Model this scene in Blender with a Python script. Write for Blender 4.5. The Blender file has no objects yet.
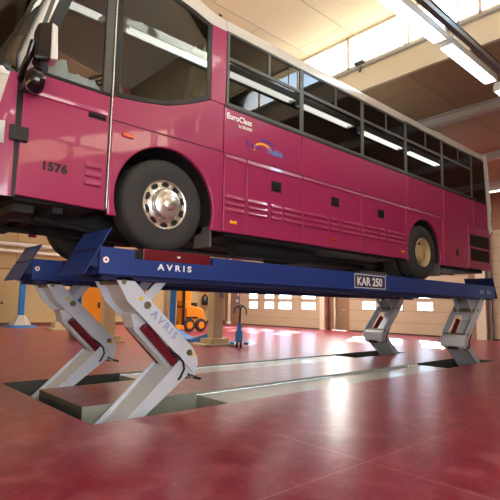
import bpy, bmesh, math, random
from mathutils import Vector, Matrix
random.seed(7)
PI = math.pi
scene = bpy.context.scene
COL = scene.collection

# ------------------------------------------------------------------ materials
def srgb(r, g, b):
    def f(c):
        c /= 255.0
        return c / 12.92 if c <= 0.04045 else ((c + 0.055) / 1.055) ** 2.4
    return (f(r), f(g), f(b), 1.0)

def base_mat(name):
    m = bpy.data.materials.new(name)
    m.use_nodes = True
    nt = m.node_tree
    return m, nt, nt.nodes['Principled BSDF']

def mat(name, col, rough=0.5, metal=0.0, coat=0.0, var=0.06, scale=6.0, spec=0.5, bump=0.0, ior=1.5):
    """plain surface with a faint procedural mottling in colour and gloss"""
    m, nt, b = base_mat(name)
    N, L = nt.nodes, nt.links
    tc = N.new('ShaderNodeTexCoord')
    nz = N.new('ShaderNodeTexNoise'); nz.inputs['Scale'].default_value = scale; nz.inputs['Detail'].default_value = 5
    L.new(tc.outputs['Object'], nz.inputs['Vector'])
    mx = N.new('ShaderNodeMix'); mx.data_type = 'RGBA'
    mx.inputs[6].default_value = tuple(c * (1 - var) for c in col[:3]) + (1,)
    mx.inputs[7].default_value = tuple(min(1, c * (1 + var)) for c in col[:3]) + (1,)
    L.new(nz.outputs['Fac'], mx.inputs[0]); L.new(mx.outputs[2], b.inputs['Base Color'])
    b.inputs['Roughness'].default_value = rough
    b.inputs['Metallic'].default_value = metal
    b.inputs['Coat Weight'].default_value = coat
    b.inputs['Coat Roughness'].default_value = 0.04
    b.inputs['Specular IOR Level'].default_value = spec
    b.inputs['IOR'].default_value = ior
    if bump:
        bp = N.new('ShaderNodeBump'); bp.inputs['Strength'].default_value = bump; bp.inputs['Distance'].default_value = 0.01
        n2 = N.new('ShaderNodeTexNoise'); n2.inputs['Scale'].default_value = scale * 8
        L.new(tc.outputs['Object'], n2.inputs['Vector'])
        L.new(n2.outputs['Fac'], bp.inputs['Height']); L.new(bp.outputs['Normal'], b.inputs['Normal'])
    return m

def emit(name, col, s):
    m = bpy.data.materials.new(name); m.use_nodes = True
    nt = m.node_tree; nt.nodes.clear()
    e = nt.nodes.new('ShaderNodeEmission'); o = nt.nodes.new('ShaderNodeOutputMaterial')
    e.inputs[0].default_value = col; e.inputs[1].default_value = s
    nt.links.new(e.outputs[0], o.inputs[0])
    return m

def glass_mat(name, tint, gloss_rough=0.02, clear=True, ior=1.5):
    """thin sheet of glass: tinted see-through plus mirror reflection by fresnel"""
    m = bpy.data.materials.new(name); m.use_nodes = True
    nt = m.node_tree; nt.nodes.clear(); N, L = nt.nodes, nt.links
    t = N.new('ShaderNodeBsdfTransparent'); t.inputs[0].default_value = tint
    g = N.new('ShaderNodeBsdfGlossy'); g.inputs['Roughness'].default_value = gloss_rough
    f = N.new('ShaderNodeFresnel'); f.inputs['IOR'].default_value = ior
    x = N.new('ShaderNodeMixShader'); o = N.new('ShaderNodeOutputMaterial')
    L.new(f.outputs[0], x.inputs[0]); L.new(t.outputs[0], x.inputs[1]); L.new(g.outputs[0], x.inputs[2])
    L.new(x.outputs[0], o.inputs[0])
    return m

def wood_mat(name, c1, c2, bw, bh, rot=0.0, rough=0.55, grain=(1.0, 14.0, 14.0), joint=0.012, jcol=0.55, coords='Object'):
    """plywood sheets: grain plus thin sheet joints"""
    m, nt, b = base_mat(name); N, L = nt.nodes, nt.links
    tc = N.new('ShaderNodeTexCoord')
    mp = N.new('ShaderNodeMapping'); mp.inputs['Rotation'].default_value = (0, 0, rot)
    L.new(tc.outputs[coords], mp.inputs['Vector'])
    mg = N.new('ShaderNodeMapping'); mg.inputs['Scale'].default_value = grain
    L.new(mp.outputs[0], mg.inputs['Vector'])
    nz = N.new('ShaderNodeTexNoise'); nz.inputs['Scale'].default_value = 1.6; nz.inputs['Detail'].default_value = 6; nz.inputs['Distortion'].default_value = 0.6
    L.new(mg.outputs[0], nz.inputs['Vector'])
    mx = N.new('ShaderNodeMix'); mx.data_type = 'RGBA'
    mx.inputs[6].default_value = c1; mx.inputs[7].default_value = c2
    L.new(nz.outputs['Fac'], mx.inputs[0])
    br = N.new('ShaderNodeTexBrick')
    br.inputs['Color1'].default_value = (1, 1, 1, 1); br.inputs['Color2'].default_value = (0.86, 0.84, 0.8, 1)
    br.inputs['Mortar'].default_value = (jcol, jcol, jcol, 1)
    br.inputs['Scale'].default_value = 1.0; br.inputs['Mortar Size'].default_value = joint
    br.inputs['Brick Width'].default_value = bw; br.inputs['Row Height'].default_value = bh
    L.new(mp.outputs[0], br.inputs['Vector'])
    ml = N.new('ShaderNodeMix'); ml.data_type = 'RGBA'; ml.blend_type = 'MULTIPLY'; ml.inputs[0].default_value = 1
    L.new(mx.outputs[2], ml.inputs[6]); L.new(br.outputs['Color'], ml.inputs[7])
    L.new(ml.outputs[2], b.inputs['Base Color'])
    b.inputs['Roughness'].default_value = rough
    return m

def floor_mat():
    m, nt, b = base_mat('polished red concrete'); N, L = nt.nodes, nt.links
    tc = N.new('ShaderNodeTexCoord'); sx = N.new('ShaderNodeSeparateXYZ'); L.new(tc.outputs['Object'], sx.inputs[0])
    def noise(s, d, dist=0.0):
        n = N.new('ShaderNodeTexNoise'); n.inputs['Scale'].default_value = s; n.inputs['Detail'].default_value = d; n.inputs['Distortion'].default_value = dist
        L.new(tc.outputs['Object'], n.inputs['Vector']); return n.outputs['Fac']
    def ramp(src, a, c, lo=0.0, hi=1.0):
        r = N.new('ShaderNodeMapRange'); r.inputs[1].default_value = a; r.inputs[2].default_value = c
        r.inputs[3].default_value = lo; r.inputs[4].default_value = hi; L.new(src, r.inputs[0]); return r.outputs[0]
    def mix(fac, c1, c2):
        x = N.new('ShaderNodeMix'); x.data_type = 'RGBA'; L.new(fac, x.inputs[0])
        for s, c in ((6, c1), (7, c2)):
            if isinstance(c, tuple): x.inputs[s].default_value = c
            else: L.new(c, x.inputs[s])
        return x.outputs[2]
    big = noise(0.8, 3, 0.4); mid = noise(3.4, 8, 0.5); fine = noise(13, 6, 0.6)
    c = mix(ramp(big, .32, .68), FLOOR_A, FLOOR_B)
    c = mix(ramp(mid, .48, .74, 0, .40), c, FLOOR_C)
    c = mix(ramp(fine, .52, .72, 0, .30), c, FLOOR_C)
    def joint(out, off, per, w):
        a = N.new('ShaderNodeMath'); a.operation = 'SUBTRACT'; L.new(out, a.inputs[0]); a.inputs[1].default_value = off - per / 2
        p = N.new('ShaderNodeMath'); p.operation = 'FLOORED_MODULO'; L.new(a.outputs[0], p.inputs[0]); p.inputs[1].default_value = per
        s = N.new('ShaderNodeMath'); s.operation = 'SUBTRACT'; L.new(p.outputs[0], s.inputs[0]); s.inputs[1].default_value = per / 2
        q = N.new('ShaderNodeMath'); q.operation = 'ABSOLUTE'; L.new(s.outputs[0], q.inputs[0])
        l = N.new('ShaderNodeMath'); l.operation = 'LESS_THAN'; L.new(q.outputs[0], l.inputs[0]); l.inputs[1].default_value = w
        return l.outputs[0]
    jx = joint(sx.outputs['X'], 0.36, 5.2, 0.005); jy = joint(sx.outputs['Y'], -2.47, 2.2, 0.004)
    mxj = N.new('ShaderNodeMath'); mxj.operation = 'MAXIMUM'; L.new(jx, mxj.inputs[0]); L.new(jy, mxj.inputs[1])
    jm = N.new('ShaderNodeMath'); jm.operation = 'MULTIPLY'; L.new(mxj.outputs[0], jm.inputs[0]); jm.inputs[1].default_value = .55
    c = mix(jm.outputs[0], c, FLOOR_J)
    L.new(c, b.inputs['Base Color'])
    r = ramp(big, .3, .7, .285, .32)
    L.new(r, b.inputs['Roughness'])
    b.inputs['Specular IOR Level'].default_value = 0.45
    return m

FLOOR_A = srgb(128, 16, 42); FLOOR_B = srgb(150, 36, 60); FLOOR_C = srgb(192, 118, 124); FLOOR_J = srgb(214, 160, 160)

M = {}
M['floor'] = floor_mat()
M['pink'] = mat('pink bus paint', srgb(160, 43, 90), .28, 0, .8, .05, 2.0)
M['silver'] = mat('silver white paint', srgb(214, 210, 200), .28, .15, .4, .04, 2.0)
M['grey_metal'] = mat('grey window frame', srgb(84, 84, 78), .4, .3)
M['chrome'] = mat('bright chrome', srgb(228, 226, 220), .26, .85, 0, .02)
M['alloy'] = mat('old alloy rim', srgb(196, 188, 168), .3, .9, 0, .06)
M['rim_gold'] = mat('cream painted rim', srgb(190, 168, 128), .45, .3, 0, .1)
M['tyre'] = mat('tyre rubber', srgb(50, 48, 46), .75, 0, 0, .15, 20, bump=.1)
M['black'] = mat('black rubber trim', srgb(18, 20, 20), .4, 0, 0, .1)
M['under'] = mat('dirty black chassis', srgb(30, 28, 27), .7, 0, 0, .3, 5, bump=.2)
M['black_gloss'] = mat('black glossy plastic', srgb(16, 16, 17), .12, 0, .3, .05)
M['dark_glass'] = mat('privacy window glass', srgb(9, 10, 9), .015, 0, 0, .02, spec=.6, ior=1.5)
M['cab_glass'] = glass_mat('tinted cab glass', (.82, .85, .83, 1), .015, ior=1.4)
M['shield_glass'] = glass_mat('windscreen glass', (.5, .52, .48, 1), .02, ior=1.65)
M['clear_glass'] = glass_mat('clear glazing', (.95, .97, .98, 1), .03, ior=1.25)
M['added_fill'] = emit('added fill glow', (.90, .96, 1, 1), 8.0)  # emission added as fill light from behind the camera
M['added_roof_glow'] = emit('added ceiling glow', (1, .97, .90, 1), 12.0)  # emission added to brighten the floor and walls beyond the bus
M['pane_glow'] = emit('pane with added glow', (1, .99, .94, 1), 30.0)  # emission stands in for sun on the pane
M['interior'] = mat('dark cab lining', srgb(17, 17, 16), .8)
M['paper'] = mat('white paper', srgb(240, 242, 240), .8)
M['amber'] = mat('amber lens', srgb(250, 170, 20), .2, 0, .5)
M['orange_lens'] = mat('orange lens', srgb(200, 60, 20), .2, 0, .5)
M['headlamp'] = mat('headlamp lens', srgb(200, 205, 200), .1, .2, .6)
M['blue'] = mat('blue lift enamel', srgb(28, 54, 124), .5, 0, 0, .1, 5)
M['navy'] = mat('dark blue lift enamel', srgb(22, 32, 76), .55, 0, 0, .15, 5)
M['arm'] = mat('light grey arm enamel', srgb(198, 204, 214), .4, 0, .2, .05, 5)
M['red_steel'] = mat('dark red enamel', srgb(104, 18, 30), .35, 0, .2, .1)
M['bolt'] = mat('zinc bolt', srgb(140, 130, 105), .45, .8)
M['hose'] = mat('black rubber hose', srgb(16, 16, 18), .5)
M['yellow'] = mat('yellow dot enamel', srgb(235, 200, 40), .4)
M['white_ink'] = mat('white lettering', srgb(235, 235, 230), .5)
M['blue_ink'] = mat('faded blue lettering', srgb(150, 158, 200), .5)
M['purple_ink'] = mat('purple lettering', srgb(86, 40, 140), .4)
M['sky_ink'] = mat('light blue lettering', srgb(90, 140, 205), .4)
M['navy_ink'] = mat('royal blue ink', srgb(48, 60, 160), .4)
M['gold_ink'] = mat('yellow orange ink', srgb(252, 178, 28), .4)
M['black_ink'] = mat('black lettering', srgb(14, 12, 16), .4)
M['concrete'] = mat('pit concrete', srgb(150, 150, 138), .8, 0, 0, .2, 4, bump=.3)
M['dark_concrete'] = mat('dark pit concrete', srgb(70, 72, 66), .8, 0, 0, .3, 4, bump=.3)
M['channel'] = mat('channel steel grey', srgb(188, 186, 178), .38, 0, .1, .12, 3)
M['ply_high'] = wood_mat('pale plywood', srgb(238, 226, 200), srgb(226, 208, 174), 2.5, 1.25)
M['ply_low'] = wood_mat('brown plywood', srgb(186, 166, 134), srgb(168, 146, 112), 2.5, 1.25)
M['ply_fascia'] = wood_mat('fascia plywood', srgb(226, 218, 198), srgb(214, 202, 178), 2.5, 2.0, coords='Generated')
M['wall_wood'] = wood_mat('yellow board wall', srgb(204, 176, 126), srgb(190, 160, 108), 3.0, 30.0, grain=(.5, .5, .5), joint=.02)
M['wall_brown'] = mat('brown timber wall', srgb(150, 112, 84), .6, 0, 0, .12, 2)
M['beige'] = mat('beige door panel', srgb(186, 164, 134), .5, 0, 0, .03)
M['beige_dark'] = mat('brown door panel', srgb(140, 112, 84), .5)
M['post_white'] = mat('pale painted post', srgb(222, 205, 180), .5)
M['red_trim'] = mat('dark red timber', srgb(110, 48, 42), .5)
M['beam'] = mat('grey painted beam', srgb(204, 202, 200), .45, .1)
M['conduit'] = mat('galvanised conduit', srgb(172, 174, 174), .45, .1)
M['trunk'] = mat('dark grey trunking', srgb(112, 116, 114), .45, .3)
M['lamp_body'] = mat('white lamp housing', srgb(220, 222, 216), .4)
M['tube'] = emit('fluorescent tubes', (1.0, .985, .88, 1), 10.0)
M['col_blue'] = mat('bright blue enamel', srgb(28, 120, 190), .35, 0, .3)
M['col_beige'] = mat('beige enamel', srgb(200, 184, 142), .5)
M['orange'] = mat('orange enamel', srgb(240, 150, 20), .4, 0, .2)
M['sign_red'] = mat('red sign', srgb(200, 40, 40), .5)
M['sign_blue'] = mat('blue sign', srgb(40, 90, 180), .5)
M['grey_box'] = mat('grey switch box', srgb(140, 136, 128), .5)
M['pipe_white'] = mat('white pipe', srgb(240, 238, 228), .35)
M['grey_flap'] = mat('grey mud flap', srgb(96, 94, 90), .7)

# ------------------------------------------------------------------ mesh builder
WL = {}     # world origin of each object

class MB:
    def __init__(self):
        self.bm = bmesh.new(); self.mi = 0
    def _f(self, vs):
        try:
            f = self.bm.faces.new(vs); f.material_index = self.mi; return f
        except ValueError:
            return None
    def box(self, x0, x1, y0, y1, z0, z1):
        v = [self.bm.verts.new((x, y, z)) for x in (x0, x1) for y in (y0, y1) for z in (z0, z1)]
        for q in ((0, 1, 3, 2), (4, 6, 7, 5), (0, 4, 5, 1), (2, 3, 7, 6), (0, 2, 6, 4), (1, 5, 7, 3)):
            self._f([v[i] for i in q])
        return self
    def prism(self, poly, a, b, axis='y'):
        """extrude a 2-D outline: axis y -> (x,z) outline, x -> (y,z), z -> (x,y)"""
        def P(p, t):
            return {'y': (p[0], t, p[1]), 'x': (t, p[0], p[1]), 'z': (p[0], p[1], t)}[axis]
        A = [self.bm.verts.new(P(p, a)) for p in poly]; B = [self.bm.verts.new(P(p, b)) for p in poly]
        n = len(poly)
        self._f(A); self._f(B[::-1])
        for i in range(n):
            self._f([A[i], B[i], B[(i + 1) % n], A[(i + 1) % n]])
        return self
    def hexa(self, p):
        """eight corners: four of one face, then the four opposite"""
        v = [self.bm.verts.new(q) for q in p]
        for q in ((0, 1, 2, 3), (7, 6, 5, 4), (0, 4, 5, 1), (1, 5, 6, 2), (2, 6, 7, 3), (3, 7, 4, 0)):
            self._f([v[i] for i in q])
        return self
    def loft(self, rings, closed=True, caps=True):
        R = [[self.bm.verts.new(p) for p in r] for r in rings]
        n = len(R[0])
        for a, b in zip(R, R[1:]):
            for i in range(n if closed else n - 1):
                j = (i + 1) % n
                self._f([a[i], a[j], b[j], b[i]])
        if caps and closed:
            self._f(R[0][::-1]); self._f(R[-1])
        return self
    def cyl(self, p0, p1, r, seg=20, r2=None):
        p0, p1 = Vector(p0), Vector(p1); d = (p1 - p0).normalized()
        a = d.orthogonal().normalized(); b = d.cross(a)
        r2 = r if r2 is None else r2
        return self.loft([[tuple(p + (a * math.cos(t) + b * math.sin(t)) * rr) for t in [2 * PI * k / seg for k in range(seg)]] for p, rr in ((p0, r), (p1, r2))])
    def tube(self, pts, r, seg=10):
        pts = [Vector(p) for p in pts]; rings = []; a = None
        for i, p in enumerate(pts):
            d = (pts[min(i + 1, len(pts) - 1)] - pts[max(i - 1, 0)]).normalized()
            if a is None: a = d.orthogonal().normalized()
            a = (a - d * a.dot(d)).normalized(); b = d.cross(a)
            rings.append([tuple(p + (a * math.cos(2 * PI * k / seg) + b * math.sin(2 * PI * k / seg)) * r) for k in range(seg)])
        return self.loft(rings)
    def lathe(self, prof, c, seg=48, axis='y', caps=False):
        """profile of (radius, offset along axis)"""
        rings = []
        for r, o in prof:
            ring = []
            for k in range(seg):
                t = 2 * PI * k / seg; u, w = r * math.cos(t), r * math.sin(t)
                ring.append({'y': (c[0] + u, c[1] + o, c[2] + w), 'z': (c[0] + u, c[1] + w, c[2] + o), 'x': (c[0] + o, c[1] + u, c[2] + w)}[axis])
            rings.append(ring)
        return self.loft(rings, True, caps)
    def build_each(self, name, m, parent, **kw):
        """every separate piece becomes an object of its own"""
        left = set(self.bm.verts); out = []
        while left:
            st = [left.pop()]; isl = set(st)
            while st:
                for e in st.pop().link_edges:
                    for v in e.verts:
                        if v not in isl: isl.add(v); st.append(v)
            left -= isl
            piece = MB(); mp = {v: piece.bm.verts.new(v.co) for v in isl}
            for f in self.bm.faces:
                if f.verts[0] in isl:
                    nf = piece._f([mp[v] for v in f.verts])
                    if nf: nf.material_index = f.material_index
            out.append(piece.build(name, m, parent, **kw))
        self.bm.free(); return out
    def build(self, name, m, parent=None, bevel=0.0, smooth=False, origin=None):
        bm = self.bm
        bmesh.ops.recalc_face_normals(bm, faces=bm.faces)
        ms = m if isinstance(m, (list, tuple)) else [m]
        if parent is not None:
            o0 = WL[parent.name]
        elif origin is not None:
            o0 = Vector(origin)
        else:
            xs = [v.co for v in bm.verts]
            o0 = Vector(((min(v.x for v in xs) + max(v.x for v in xs)) / 2, (min(v.y for v in xs) + max(v.y for v in xs)) / 2, min(v.z for v in xs)))
        bmesh.ops.translate(bm, verts=bm.verts, vec=-o0)
        me = bpy.data.meshes.new(name); bm.to_mesh(me); bm.free()
        for x in ms: me.materials.append(x)
        if smooth:
            for p in me.polygons: p.use_smooth = True
            try: me.set_sharp_from_angle(angle=math.radians(smooth if smooth is not True else 40))
            except Exception: pass
        o = bpy.data.objects.new(name, me); COL.objects.link(o)
        if parent is not None: o.parent = parent
        else: o.location = o0
        WL[o.name] = o0.copy()
        if bevel:
            b = o.modifiers.new('edge', 'BEVEL'); b.width = bevel; b.segments = 2; b.limit_method = 'ANGLE'; b.angle_limit = math.radians(35)
        return o

def tag(o, label, cat, group=None):
    o['label'] = label; o['category'] = cat
    if group: o['group'] = group
    return o
def thing(name, loc, label, cat, group=None):
    o = bpy.data.objects.new(name, None); o.empty_display_size = .1; COL.objects.link(o); o.location = loc
    WL[o.name] = Vector(loc)
    return tag(o, label, cat, group)
def struct(o):
    o['kind'] = 'structure'; return o
def copy_tree(o, parent=None):
    c = o.copy(); COL.objects.link(c); c.parent = parent
    for ch in [x for x in bpy.data.objects if x.parent == o]:
        copy_tree(ch, c)
    return c
def text(name, s, size, loc, m, parent, rot=(PI / 2, 0, 0), depth=.003, align='LEFT', sx=1.0, bold=0.0, shear=0.0, spacing=1.0):
    cu = bpy.data.curves.new(name, 'FONT'); cu.body = s; cu.size = size; cu.extrude = depth; cu.align_x = align; cu.offset = bold; cu.shear = shear
    cu.space_character = spacing
    t = bpy.data.objects.new(name, cu); COL.objects.link(t)
    dg = bpy.context.evaluated_depsgraph_get(); dg.update()
    me = bpy.data.meshes.new_from_object(t.evaluated_get(dg)); bpy.data.objects.remove(t)
    mt = Matrix.Translation(Vector(loc) - WL[parent.name]) @ (rot if isinstance(rot, Matrix) else __import__('mathutils').Euler(rot).to_matrix().to_4x4()) @ Matrix.Diagonal((sx, 1, 1, 1))
    me.transform(mt); me.materials.clear(); me.materials.append(m)
    o = bpy.data.objects.new(name, me); COL.objects.link(o); o.parent = parent; WL[o.name] = WL[parent.name]
    return o
def arc(cx, cz, r, a0, a1, n=18):
    return [(cx + r * math.cos(math.radians(a0 + (a1 - a0) * i / n)), cz + r * math.sin(math.radians(a0 + (a1 - a0) * i / n))) for i in range(n + 1)]

# ------------------------------------------------------------------ camera
F_PX = 474.3
cp = Vector((-2.81530584, -4.62625479, 1.15))
fwd = (0.665033, 0.737743, 0.116047)
right = (0.741124, -0.671094, 0.019158)
upv = (-0.092012, -0.073265, 0.993059)
cd = bpy.data.cameras.new('camera'); cd.sensor_width = 36; cd.lens = F_PX * 36 / 500; cd.clip_end = 300
cam = bpy.data.objects.new('camera', cd); COL.objects.link(cam)
mw = Matrix(((right[0], upv[0], -fwd[0], cp[0]), (right[1], upv[1], -fwd[1], cp[1]), (right[2], upv[2], -fwd[2], cp[2]), (0, 0, 0, 1)))
cam.matrix_world = mw
scene.camera = cam

# ------------------------------------------------------------------ hall
XW, YW, XB, YB = 16.4, 19.0, -9.0, -9.0      # end wall, long wall, wall behind, wall at our back
H2, H1, H3 = 5.80, 6.39, 7.16                # low ceiling, sill of the clerestory, lantern ceiling
XC, XL = 5.484, -3.2                         # clerestory planes of the lantern
PITX0, PITX1, RPX0, RPX1 = -.80, 1.00, 6.75, 8.75
N0, N1, F0, F1 = -.20, .60, 1.97, 2.77       # near channel, far channel in y
ISX = -.55

fl = MB()
def quad(x0, x1, y0, y1, z=0.0):
    fl._f([fl.bm.verts.new(p) for p in ((x0, y0, z), (x1, y0, z), (x1, y1, z), (x0, y1, z))])
quad(XB, XW + .3, YB, N0); quad(XB, XW + .3, F1, YW + .3)
quad(XB, PITX0, N0, F1); quad(RPX1, XW + .3, N0, F1); quad(ISX, RPX1, N1, F0)
struct(fl.build('floor', M['floor'], origin=(0, 0, 0)))
pit = MB()
PD, CD = -.55, -.035
def wall(x0, y0, x1, y1, z0, z1):
    pit._f([pit.bm.verts.new(p) for p in ((x0, y0, z0), (x1, y1, z0), (x1, y1, z1), (x0, y0, z1))])
def pq(x0, x1, y0, y1, z):
    pit._f([pit.bm.verts.new(p) for p in ((x0, y0, z), (x1, y0, z), (x1, y1, z), (x0, y1, z))])
pit.mi = 1  # darker concrete: outer pit walls, pit bottoms, island end
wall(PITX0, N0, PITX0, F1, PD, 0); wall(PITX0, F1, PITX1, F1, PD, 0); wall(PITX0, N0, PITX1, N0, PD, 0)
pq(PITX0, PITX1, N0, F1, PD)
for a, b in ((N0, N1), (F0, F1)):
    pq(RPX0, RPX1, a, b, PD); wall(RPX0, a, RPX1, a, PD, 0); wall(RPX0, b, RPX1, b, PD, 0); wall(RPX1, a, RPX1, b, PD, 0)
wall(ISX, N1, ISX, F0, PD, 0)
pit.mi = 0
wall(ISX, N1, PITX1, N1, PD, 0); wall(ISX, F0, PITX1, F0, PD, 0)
for a, b in ((N0, N1), (F0, F1)):
    wall(PITX1, a, PITX1, b, PD, CD); wall(RPX0, a, RPX0, b, PD, CD)
    wall(PITX1, a, RPX0, a, CD, 0); wall(PITX1, b, RPX0, b, CD, 0)
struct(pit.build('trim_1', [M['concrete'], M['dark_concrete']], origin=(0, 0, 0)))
for i, (a, b) in enumerate(((N0, N1), (F0, F1))):
    ch = MB().box(PITX1 + .002, RPX0 - .002, a + .004, b - .004, CD - .05, CD)
    struct(ch.build('trim_%d' % (i + 2), M['channel']))

# walls
w = MB().box(XB, XW + .3, YW, YW + .25, -.1, 7.4); struct(w.build('wall_back', M['wall_wood']))
w = MB().box(XB - .25, XB, YB, YW, -.1, 7.4); struct(w.build('wall_left', M['wall_wood']))
w = MB()
w.box(XB, -8.2, YB - .25, YB, -.1, 7.4); w.box(-.6, XW + .3, YB - .25, YB, -.1, 7.4)
w.box(-8.2, -.6, YB - .25, YB, 4.3, 7.4); w.box(-8.2, -.6, YB - .25, YB, -.1, .5)
struct(w.build('wall_front', M['wall_wood']))
# added, unseen glowing sheet behind the camera with a bar grid, for fill
o = struct(MB().box(-8.2, -.6, YB - .14, YB - .13, .5, 4.3).build('window_9', M['added_fill']))
fr = MB()
for k in range(6): fr.box(-8.2 + 1.5 * k, -8.1 + 1.5 * k, YB - .18, YB - .08, .5, 4.3)
for k in range(4): fr.box(-8.2, -.6, YB - .18, YB - .08, .5 + 1.24 * k, .56 + 1.24 * k)
fr.build('window_frame', M['post_white'], o)
# end wall: openings for the doors
DOORS = [('door_1', 11.15, 17.55, 0, 4.25), ('door_2', 3.62, 9.40, 0, 4.25), ('door_3', -4.2, 2.72, 0, 4.25)]
w = MB()
w.box(XW + .02, XW + .3, YB, YW, 4.25, 7.4)
for a, b in ((17.55, YW), (2.72, 3.62), (YB, -4.2)):
    w.box(XW + .02, XW + .3, a, b, -.02, 4.25)
w.box(XW + .02, XW + .3, 9.40, 11.15, 3.85, 4.25)
w.box(XW + .02, XW + .3, 9.40, 9.62, -.02, 3.85); w.box(XW + .02, XW + .3, 10.66, 11.15, -.02, 3.85)
w.box(XW + .02, XW + .3, 9.62, 10.66, 2.15, 2.35)
struct(w.build('wall_right', M['wall_brown']))

# ------------------------------------------------------------------ sectional doors
def sectional(name, y0, y1, rows, sec):
    """a door of horizontal sections with real window openings; rows = (z0, z1, spans along y)"""
    x0, x1 = XW + .03, XW + .09
    top = 4.25
    d = MB(); cuts = [0.02]
    for k in range(1, 12):
        z = sec * k
        if z < top - .1 and not any(r[0] - .02 < z < r[1] + .02 for r in rows): cuts.append(z)
    cuts.append(top)
    for z, z1 in zip(cuts, cuts[1:]):
        za = z + .016
        d.mi = 1; d.box(x0 + .02, x1 - .02, y0, y1, z, za); d.mi = 0
        for r in sorted(r for r in rows if z < r[0] < z1):
            d.box(x0, x1, y0, y1, za, r[0])
            ys = [y0] + [v for wv in sorted(r[2]) for v in wv] + [y1]
            for a, b in zip(ys[0::2], ys[1::2]): d.box(x0, x1, a, b, r[0], r[1])
            za = r[1]
        d.box(x0, x1, y0, y1, za, z1)
    o = struct(d.build(name, [M['beige'], M['beige_dark']], origin=(XW + .05, (y0 + y1) / 2, 0)))
    for r in rows:
        for a, b in r[2]:
            MB().box(x0 + .025, x0 + .031, a, b, r[0], r[1]).build('window_pane', M['clear_glass'], o)
            fr = MB(); e = .03
            fr.box(x0 - .008, x0, a - e, a, r[0] - e, r[1] + e); fr.box(x0 - .008, x0, b, b + e, r[0] - e, r[1] + e)
            fr.box(x0 - .008, x0, a, b, r[0] - e, r[0]); fr.box(x0 - .008, x0, a, b, r[1], r[1] + e)
            fr.build('window_frame', M['beige'], o)
    MB().box(x0 - .01, x1 - .01, y0, y1, 0, .05).build('bottom_seal', M['black'], o)
    return o
W1 = [(15.98, 16.72), (14.62, 15.36), (13.26, 14.22), (11.55, 12.50)]
sectional('door_1', 11.15, 17.55, [(1.0, 1.36, W1), (1.56, 1.86, W1), (3.05, 3.38, [(11.4, 12.3)])], .497)
W2 = [(7.93, 8.66), (6.55, 7.28), (5.14, 5.84), (3.95, 4.45)]
sectional('door_2', 3.62, 9.40, [(1.08, 1.42, W2[:3]), (1.60, 1.90, W2[:3])], .505)
sectional('door_3', -4.2, 2.72, [(1.08, 1.42, [(-2.0, -1.3)]), (1.60, 1.90, [(-2.0, -1.3)])], .505)
# side door between the big doors, with an unseen pane over it, its glow added
o = struct(MB().box(XW + .12, XW + .17, 9.62, 10.66, 0.01, 2.15).build('door_4', M['beige_dark']))
MB().box(XW + .08, XW + .12, 9.72, 9.86, 1.0, 1.04).build('handle', M['conduit'], o)
o = struct(MB().box(XW + .10, XW + .106, 9.62, 10.66, 2.35, 3.85).build('window_1', M['pane_glow']))
fr = MB()
for y in (9.62, 10.61): fr.box(XW + .07, XW + .13, y, y + .05, 2.35, 3.85)
fr.box(XW + .07, XW + .13, 9.62, 10.66, 2.35, 2.40); fr.box(XW + .07, XW + .13, 9.62, 10.66, 3.8, 3.85)
fr.build('window_frame', M['post_white'], o)
t = 4
for (a, b, m, dx) in ((10.84, 11.15, 'post_white', .12), (10.64, 10.76, 'red_trim', .06), (2.92, 3.30, 'post_white', .12)):
    struct(MB().box(XW - dx, XW + .02, a, b, 0, 4.25).build('trim_%d' % t, M[m], bevel=.01)); t += 1
# door track on the nearer jamb
tr = MB().box(XW - .06, XW + .02, 2.72, 2.80, 0, 4.2)
for k in range(9): tr.box(XW - .09, XW - .06, 2.70, 2.82, .25 + .45 * k, .31 + .45 * k)
struct(tr.build('trim_%d' % t, M['trunk'])); t += 1
struct(MB().box(XB, XW, YW - .03, YW, 0, .16).build('baseboard_back', M['red_trim']))

# long wall: flush double doors and two bright service pipes
o = struct(MB().box(1.6, 4.3, YW - .04, YW, .16, 2.58).build('door_5', M['wall_wood']))
MB().box(1.55, 4.35, YW - .06, YW - .02, 2.58, 2.64).build('door_lintel', M['beige_dark'], o)
MB().box(2.94, 2.96, YW - .05, YW - .039, .16, 2.58).build('door_seam', M['beige_dark'], o)
MB().cyl((3.35, YW - .1, 1.05), (3.35, YW - .03, 1.05), .05).build('knob', M['black'], o)
pp = thing('service_pipe', (3.5, YW - .15, 3.75), 'upper of the two white pipes along the yellow wall, beyond the bus front', 'pipe', 'service pipes on the long wall')
MB().cyl((-8.5, YW - .15, 3.75), (8, YW - .15, 3.75), .09).build('pipe_run', M['pipe_white'], pp, smooth=True)
for x in (-7, -4, -1, 2, 4.4, 7): MB().box(x, x + .04, YW - .16, YW - .001, 3.64, 3.68).build('bracket', M['pipe_white'], pp)
pp = thing('service_pipe', (3.5, YW - .2, 3.42), 'lower of the two white pipes along the yellow wall, beyond the bus front', 'pipe', 'service pipes on the long wall')
MB().cyl((-8.5, YW - .2, 3.42), (8, YW - .2, 3.42), .08).build('pipe_run', M['pipe_white'], pp, smooth=True)
for x in (-7, -4, -1, 2, 4.4, 7): MB().box(x, x + .04, YW - .21, YW - .001, 3.32, 3.36).build('bracket', M['pipe_white'], pp)

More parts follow.
